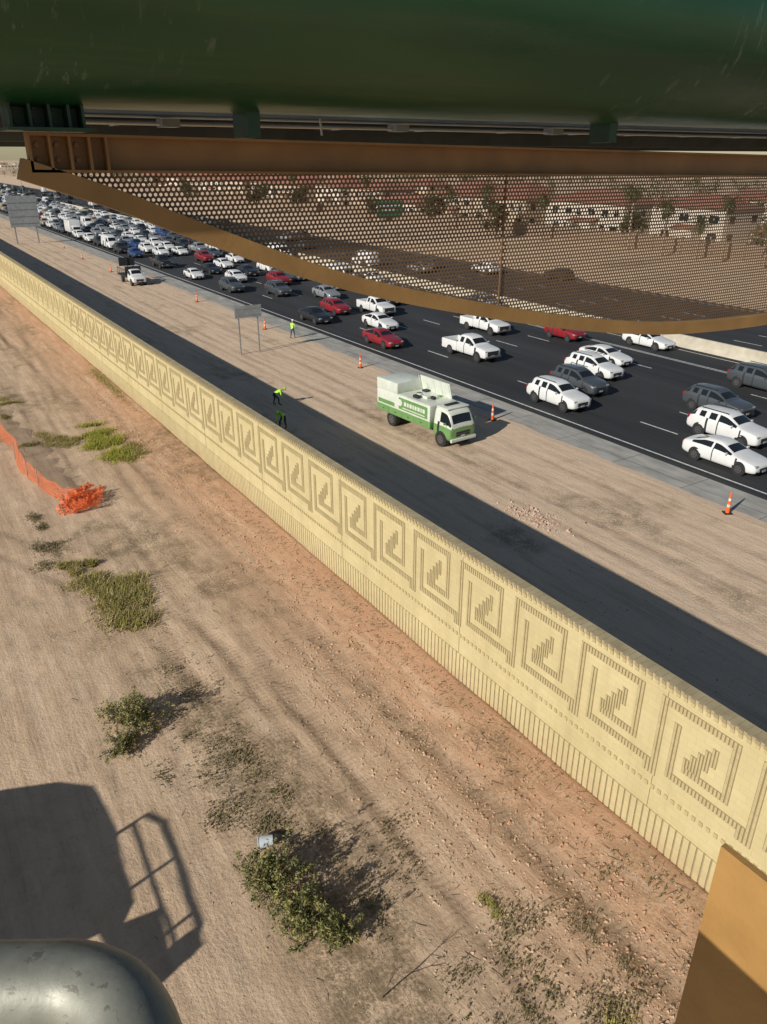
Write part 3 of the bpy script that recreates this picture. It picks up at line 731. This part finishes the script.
# ------------------------------------------------------------------ vegetation
def leafmat(name,a,b,dry=None):
    m,nt,bs=newmat(name); co=objco(nt)
    c=mixc(nt,ramp(nt,noise_(nt,co,9,2,.6),.3,.7),a,b)
    if dry: c=mixc(nt,ramp(nt,noise_(nt,co,4,2,.6),.48,.58),c,dry)
    nt.links.new(c,bs.inputs['Base Color']); bs.inputs['Roughness'].default_value=.7
    return m
M_leaf=leafmat('shrub_leaves',(0.08,0.095,0.025),(0.15,0.165,0.045),(0.28,0.235,0.08))
M_leaf2=leafmat('weed_leaves',(0.22,0.20,0.04),(0.33,0.29,0.07),(0.36,0.28,0.13))
M_dry=leafmat('dry_stalks',(0.20,0.15,0.08),(0.32,0.25,0.14),(0.14,0.12,0.04))
M_twig=mat('twigs',(0.12,0.085,0.055),.9)
def shrub(name,x,y,r,h,n,lm,leaf=.035):
    mb=MB(); rr=random.Random(int(x*97+y*13))
    tips=[]
    for i in range(int(20+r*18)):
        a=rr.uniform(0,6.28); e=rr.uniform(.15,1.35); L=rr.uniform(.45,1.2)
        p=Vector((rr.uniform(-.1,.1)*r,rr.uniform(-.1,.1)*r,0)); d=Vector((math.cos(a)*math.cos(e)*r,math.sin(a)*math.cos(e)*r,math.sin(e)*h))*L
        q=p+d*.5+Vector((0,0,h*.08)); t=p+d+Vector((rr.uniform(-.1,.1)*r,rr.uniform(-.1,.1)*r,0))
        if t.z<.05: t.z=.06
        mb.cyl(p,q,.016,.010,1,5,False); mb.cyl(q,t,.010,.004,1,5,False)
        for k in range(6):
            u=rr.uniform(.3,1); s=p.lerp(q,u*2) if u<.5 else q.lerp(t,(u-.5)*2)
            w=s+Vector((rr.gauss(0,.15)*r,rr.gauss(0,.15)*r,rr.gauss(.06,.12)*h)); w.z=max(.03,w.z)
            mb.cyl(s,w,.006,.002,1,4,False)
            if rr.random()<.8: tips.append(w)
    for i in range(n):
        t=rr.choice(tips); c=t+Vector((rr.gauss(0,.05)*r,rr.gauss(0,.05)*r,rr.gauss(0,.055)*h)); c.z=max(.01,c.z)
        u=Vector((rr.gauss(0,1),rr.gauss(0,1),rr.gauss(0,.7))).normalized(); v=u.orthogonal().normalized()
        v=(Matrix.Rotation(rr.uniform(0,6.28),3,u)@v); l=leaf*rr.uniform(.6,1.5); w=l*.4
        mb.quad(c-u*l,c+v*w,c+u*l,c-v*w,0)
    mb.obj(name,[lm,M_twig],loc=(x,y,gz(x,y)-.01),fixn=False)
shrub('shrub',4.6,12.3,.9,1.2,4200,M_leaf,.04)
shrub('shrub',4.8,10.9,.85,1.15,3600,M_leaf,.04)
shrub('shrub',5.3,10.2,.6,.8,1900,M_leaf,.04)
shrub('shrub',3.5,19.9,1.05,1.15,4200,M_leaf,.04)
shrub('shrub',2.8,19.1,.7,.6,1700,M_leaf)
def weeds(name,pts,n,lm,h=.18):
    mb=MB(); rr=random.Random(n)
    for i in range(n):
        x,y,sx,sy=rr.choice(pts); a=x+rr.gauss(0,sx);b=y+rr.gauss(0,sy)
        z=gz(a,b); k=h*rr.uniform(.3,1.4)
        an=rr.uniform(0,6.28); d=Vector((math.cos(an),math.sin(an),0)); s=Vector((-d.y,d.x,0))*rr.uniform(.008,.022)
        p=Vector((a,b,z-.01)); mb.tri(p-s,p+s,p+d*k*.7+Vector((0,0,k)),0)
        if rr.random()<.5:
            c=p+d*k*.4+Vector((0,0,k*.6)); mb.quad(c-s*2,c+d*.03,c+s*2,c-d*.03+Vector((0,0,.02)),0)
    mb.obj(name,[lm],fixn=False)
M_green=leafmat('bright_weeds',(0.24,0.27,0.02),(0.38,0.38,0.03),(0.36,0.31,0.08))
def cl(n,x,y,sx,sy,seed,r=.3):
    q=random.Random(seed); return [(x+q.gauss(0,sx),y+q.gauss(0,sy),r*q.uniform(.3,1),r*q.uniform(.3,1)) for _ in range(n)]
weeds('weed_patch',cl(24,9.2,46.6,.35,1.7,1,.5),9000,M_green,.26)
weeds('weed_patch',cl(10,6.9,49,.45,1.0,2,.45)+cl(6,10.4,44.5,.35,.8,3,.4)+cl(6,4.9,60,.6,2.0,5,.4),6500,M_leaf2,.18)
weeds('weed_patch',cl(18,5.0,27.6,.55,1.2,6,.45)+cl(4,4.4,31,.4,.8,7,.3),9500,M_leaf2,.24)
weeds('dry_grass',cl(6,3.4,33.5,.5,1.6,8,.4)+[(12.6,18,.25,6),(12.4,32,.3,8),(5.6,22,.6,4)],3000,M_dry,.10)
weeds('dry_grass',cl(8,8.9,8.2,.5,.7,9,.35)+cl(10,9.6,5.8,.8,.7,10,.35)+cl(5,11,7.4,.6,.8,11,.35)+cl(6,7.4,6.4,.6,.5,12,.3),2200,M_dry,.09)
weeds('weed_patch',cl(3,8.7,8.9,.12,.22,13,.10)+cl(3,9.2,5.4,.2,.15,14,.12),450,M_leaf2,.13)
weeds('dry_grass',[(12.9,20,.12,9),(12.9,40,.12,12)]+cl(24,5.6,17,.5,4,15,.4)+cl(8,4.8,14,.5,1.2,16,.35)+cl(8,7,12,1.2,2.5,17,.4),4200,M_dry,.08)
weeds('dry_grass',[(12.7,58,.2,3),(12.8,62,.2,2)],1200,M_leaf2,.2)
M_stone=mat('stones',(0.28,0.21,0.15),.95,0,.2,2,c2=(0.45,0.35,0.26))
def stones(name,n,fn,smin,smax,mt):
    mb=MB(); rr=random.Random(n)
    for i in range(n):
        x,y=fn(rr); s=smin+(smax-smin)*rr.random()**3; z=gz(x,y)
        b0=len(mb.v); pts=[(1,0,0),(-.3,.9,0),(-.4,-.8,0),(0,0,.8),(.5,.5,.3)]
        a=rr.uniform(0,6.28); ca,sa=math.cos(a),math.sin(a)
        for px,py,pz in pts:
            q=rr.uniform(.7,1.3); mb.v.append((x+(px*ca-py*sa)*s*q,y+(px*sa+py*ca)*s*q,z-.004+pz*s*q))
        for f in ((0,4,3),(4,1,3),(1,2,3),(2,0,3),(0,1,4)): mb.f.append(tuple(b0+j for j in f)); mb.m.append(0)
    return mb.obj(name,[mt],fixn=True)
stones('gravel',11000,lambda r:(13-abs(r.gauss(0,4.5)),4+55*r.random()**1.6),.008,.05,M_stone)
stones('gravel',5000,lambda r:(r.uniform(13.8,33),r.uniform(8,70)),.01,.06,M_stone)
stones('soil_clods',3600,lambda r:(11.3+r.gauss(0,.7),5+60*r.random()**1.3),.02,.085,mat('red_soil_clods',(0.44,0.26,0.16),.95))
stones('soil_clods',2600,lambda r:(9.6+r.gauss(0,1.0),5+16*r.random()**1.2),.02,.07,mat('soil_clod_tan',(0.48,0.335,0.22),.95))
M_rub=mat('rubble',(0.40,0.27,0.2),.95,0,.2,2,c2=(0.48,0.36,0.28))
stones('rubble_pile',420,lambda r:(24.2+r.gauss(0,.45),24.4+r.gauss(0,.9)),.03,.15,M_rub)
mb=MB()
for i in range(700):
    x=13-abs(R.gauss(0,4));y=4+30*R.random()**1.3; a=R.uniform(0,6.28);l=R.uniform(.06,.4)
    z=gz(x,y)+.012; mb.cyl((x,y,z),(x+math.cos(a)*l,y+math.sin(a)*l,z+R.uniform(0,.04)),.007,.003,0,4,False)
mb.obj('fallen_twigs',[M_twig],fixn=False)
mb=MB()
def br_(p,d,L,r,k):
    q=p+d*L; mb.cyl(p,q,r,r*.6,0,6,False)
    if k>0:
        for _ in range(3): br_(p.lerp(q,R.uniform(.5,1)),(d+Vector((R.gauss(0,.4),R.gauss(0,.4),R.gauss(0,.3)))).normalized(),L*.6,r*.55,k-1)
br_(Vector((0,0,0)),Vector((.2,-.2,.9)).normalized(),.6,.02,3)
mb.obj('dead_branch',[M_twig],loc=(5.4,8.6,0),fixn=False)
M_buck=mat('grey_white_plastic',(0.5,0.55,0.58),.5)
mb=MB()
mb.cyl((-.18,0,.17),(.2,.06,.17),.135,.165,0,18,True,1); mb.cyl((.18,.057,.17),(.2,.06,.17),.18,None,0,18,False)
mb.obj('plastic_bucket',[M_buck,M_blk],40,loc=(5.0,13.5,0.0),rotz=math.radians(150))
M_net=mat('orange_plastic_net',(0.72,0.14,0.03),.6,0,.15,5)
mb=MB(); path=[(3.5,57),(3.7,53),(4.2,48.5),(4.0,45),(4.4,42),(4.9,39.5),(5.5,38.4),(6.0,39.6),(5.2,38.8),(4.6,37.4),(5.6,37.0),(6.3,38.9),(5.7,37.6),(4.9,38.2)]
pts=crom(path,36)
W=14
grid=[]
fs=36*4.6
for i,(x,y) in enumerate(pts):
    fold=min(1,max(0,(i-fs)/60)); row=[]
    for j in range(W):
        t=j/(W-1)
        nxx=mn.noise(Vector((i*.08,j*.15,1)))*.25*(.4+fold)
        up_=t*(1.0-.7*fold)*(.65+.6*abs(mn.noise(Vector((i*.05,0,5)))))
        zz_=up_+abs(mn.noise(Vector((i*.15,j*.35,5))))*(.06+.4*fold)
        row.append((x+t*(.25+.7*fold)+nxx,y+mn.noise(Vector((i*.08,j*.2,9)))*.3,gz(x,y)+.02+zz_))
    grid.append(row)
for i in range(len(grid)-1):
    for j in range(W-1):
        a,b2,c2,d2=[Vector(q) for q in (grid[i][j],grid[i+1][j],grid[i+1][j+1],grid[i][j+1])]
        s=.25
        mb.quad(a,b2,b2.lerp(c2,s),a.lerp(d2,s)); mb.quad(a.lerp(d2,s),a.lerp(d2,s).lerp(b2.lerp(c2,s),s*.8),d2.lerp(c2,s*.8),d2)
for q in (0,50,90,130,150):
    x,y=pts[q]; mb.cyl((x,y,0),(x+.05,y,1.1),.025,.025,1,6)
mb.obj('orange_barrier_fence',[M_net,M_steel],fixn=False)
# ------------------------------------------------------------------ houses, far wall, trees
M_st=[mat('stucco_%d'%i,c,.9,0,.06,1) for i,c in enumerate(((0.45,0.36,0.26),(0.56,0.49,0.40),(0.40,0.31,0.23)))]
M_tile=mat('clay_roof_tile',(0.27,0.11,0.08),.85,0,.2,2,.5,c2=(0.34,0.16,0.11))
def house(x,y,w,d,h,mt):
    mb=MB(); mb.box(0,d,0,w,-1,h,0)
    ov=.5
    P=[(-ov,-ov,h),(d+ov,-ov,h),(d+ov,w+ov,h),(-ov,w+ov,h)]
    r1=(d/2,d/2,h+d*.2);r2=(d/2,w-d/2,h+d*.2)
    mb.quad(P[0],P[3],r2,r1,1);mb.quad(P[1],P[2],r2,r1,1);mb.tri(P[0],P[1],r1,1);mb.tri(P[2],P[3],r2,1); mb.quad(*P,3)
    for fl in range(2 if h>4.5 else 1):
        yy=1.2
        while yy<w-2:
            ww=R.choice((1.1,1.6,2.0)); z0=1.0+fl*3.0
            mb.box(-.05,0,yy-.12,yy+ww+.12,z0-.12,z0+1.42,3); mb.box(-.07,-.05,yy,yy+ww,z0,z0+1.3,2); mb.box(-.09,-.07,yy+ww/2-.03,yy+ww/2+.03,z0,z0+1.3,3)
            yy+=ww+R.uniform(1.4,2.4)
        mb.box(1.5,2.8,-.07,0,z0,z0+1.3,2); mb.box(d-3.2,d-1.8,-.07,0,z0,z0+1.3,2)
    mb.box(-2.2,0,w*.3,w*.6,-1,2.84,0); mb.quad((-2.5,w*.3-.3,2.85),(-2.5,w*.6+.3,2.85),(0,w*.6+.3,3.5),(0,w*.3-.3,3.5),1)
    mb.obj('stucco_house',[mt,M_tile,M_glass,M_wht],loc=(x,y,1.2))
y=36
while y<420:
    w=R.uniform(14,22); house(R.uniform(124,129),y,w,R.uniform(11,13),R.choice((6.2,6.4,3.4)),R.choice(M_st)); y+=w+R.uniform(3,7)
y=50
while y<420:
    w=R.uniform(14,20); house(R.uniform(168,176),y,w,11,R.choice((5.8,3.2)),R.choice(M_st)); y+=w+R.uniform(6,18)
mb=MB(); mb.box(116,116.3,-50,1500,0,3.6,0)
for i in range(200): mb.box(115.85,116.45,-50+i*6,-49.5+i*6,0,3.8,0)
mb.obj('block_wall',[mat('block_wall_paint',(0.26,0.19,0.14),.9)])
M_palm=leafmat('palm_fronds',(0.035,0.06,0.02),(0.08,0.11,0.03)); M_trunk=mat('palm_trunk',(0.30,0.23,0.17),.9,0,.2,3)
def palm(x,y,h):
    mb=MB(); rr=random.Random(int(x+y*7)); p=Vector((0,0,0))
    for i in range(6):
        q=Vector((rr.uniform(-.1,.1)*i*.3,rr.uniform(-.1,.1)*i*.3,h*(i+1)/6)); mb.cyl(p,q,.30-.02*i,.28-.02*i,1,9,False); p=q
    for i in range(40):
        a=rr.uniform(0,6.28); e=rr.uniform(-.9,1.1); d=Vector((math.cos(a),math.sin(a),0)); pp=p.copy(); L=rr.uniform(1.9,2.7)
        for k in range(6):
            s=e-k*.32; nxt=pp+(d*math.cos(s)+Vector((0,0,math.sin(s))))*L/6
            sd=Vector((-d.y,d.x,0)); wd=.4*math.sin((k+1)/7*3.1)
            for sg in(-1,1):
                mb.tri(pp,nxt,pp.lerp(nxt,.9)+sd*sg*wd+Vector((0,0,-.1)),0)
            pp=nxt
    mb.obj('palm_tree',[M_palm,M_trunk],loc=(x,y,1),fixn=False)
for x,y,h in ((112,62,8),(113,78,9),(111,88,8),(113,97,10),(112,118,8),(112,135,9),(113,150,8),(112,185,10),(113,230,10),(112,70,6.5),(113,55,7),(112,82,6)): palm(x,y,h)
def tree_into(mb,x,y,z,h,r,rr,n):
    mb.cyl((x,y,z),(x,y,z+h*.5),.18,.1,1,6,False)
    cl_=[(Vector((x,y,z+h*.65))+Vector((rr.gauss(0,.4)*r,rr.gauss(0,.4)*r,rr.gauss(0,.14)*h)),r*rr.uniform(.3,.55)) for _ in range(7)]
    for c,_ in cl_[:4]: mb.cyl((x,y,z+h*.35),c,.08,.03,1,5,False)
    for i in range(n):
        c,q=rr.choice(cl_); d=Vector((rr.gauss(0,1),rr.gauss(0,1),rr.gauss(0,.8))).normalized()*q*rr.uniform(.6,1.05)
        p=c+d; u=Vector((rr.gauss(0,1),rr.gauss(0,1),rr.gauss(0,1))).normalized(); v=u.orthogonal().normalized(); l=rr.uniform(.2,.5)*max(1,h/9)
        mb.quad(p-u*l,p+v*l*.6,p+u*l,p-v*l*.6,0)
M_tl=leafmat('tree_leaves',(0.03,0.05,0.015),(0.08,0.10,0.035))
rr=random.Random(5)
for i in range(9):
    mb=MB(); tree_into(mb,0,0,0,rr.uniform(6,9),rr.uniform(2.5,3.5),rr,900); mb.obj('tree',[M_tl,M_twig],loc=(rr.uniform(100,121),70+i*28+rr.uniform(-8,8),.8),fixn=False)
mb=MB()
for i in range(260):
    x=rr.uniform(145,420);y=rr.uniform(60,900)
    tree_into(mb,x,y,0,rr.uniform(6,10),rr.uniform(3,5),rr,110)
for i in range(320):
    y=rr.uniform(450,1800); x=rr.uniform(95,500) if rr.random()<.7 else rr.uniform(-10,28)
    tree_into(mb,x,y,0,rr.uniform(6,11),rr.uniform(4,7),rr,90)
mb.obj('distant_trees',[M_tl,M_twig],fixn=False)
mb=MB()
for i in range(110):
    x=rr.uniform(180,1200);y=rr.uniform(700,2400);w=rr.uniform(15,50);d=rr.uniform(12,40);h=rr.uniform(4,7)
    mb.box(x,x+w,y,y+d,0,h,i%3)
    for k in range(int(w/5)): mb.box(x+1+k*5,x+3.5+k*5,y-.1,y,h*.45,h*.7,3)
mb.obj('distant_buildings',M_st+[M_glass])
mb=MB(); mb.cyl((0,0,0),(0,0,11),.12,.07,0,8); mb.cyl((0,0,10.8),(2.2,0,11.4),.05,.04,0,6); mb.cyl((0,0,10.8),(-2.2,0,11.4),.05,.04,0,6)
for s in(-1,1): mb.rbox(min(s*2.0,s*2.8),max(s*2.0,s*2.8),-.15,.15,11.3,11.45,0,.04)
LP=mb.mesh('lamp_pole',[M_steel],40)
for y in (210,270,330,400,480,580,700): place('street_lamp',LP,(61.7,y,0))
# ------------------------------------------------------------------ world, sun, camera
w=bpy.data.worlds.new('World'); S.world=w; w.use_nodes=True
nt=w.node_tree; bg=nt.nodes['Background']; sky=nt.nodes.new('ShaderNodeTexSky'); sky.sky_type='NISHITA'; sky.sun_disc=False
az=math.radians(15); el=math.radians(26)
D=Vector((math.cos(az)*math.cos(el),math.sin(az)*math.cos(el),-math.sin(el)))
sky.sun_elevation=el; sky.sun_rotation=math.atan2(-D.x,-D.y)%(2*math.pi); sky.dust_density=.3
nt.links.new(sky.outputs[0],bg.inputs[0]); bg.inputs[1].default_value=.06
sl=bpy.data.lights.new('sun','SUN'); sl.energy=5.0; sl.angle=math.radians(.5); sl.color=(1,.95,.86)
so=bpy.data.objects.new('sun',sl); COL.objects.link(so); so.rotation_euler=D.to_track_quat('-Z','Y').to_euler(); so.location=(0,0,50)
S.view_settings.view_transform='Standard'; S.view_settings.look='None'; S.view_settings.exposure=0
cd=bpy.data.cameras.new('camera'); cam=bpy.data.objects.new('camera',cd); COL.objects.link(cam); S.camera=cam
cd.sensor_fit='VERTICAL'; cd.sensor_height=24; cd.lens=24*760/1024; cd.clip_end=9000; cd.clip_start=.02
cam.location=(0,0,H)
p=math.radians(25);yw=math.radians(32.4)
F_=Vector((math.sin(yw)*math.cos(p),math.cos(yw)*math.cos(p),-math.sin(p)))
cam.rotation_euler=F_.to_track_quat('-Z','Y').to_euler()
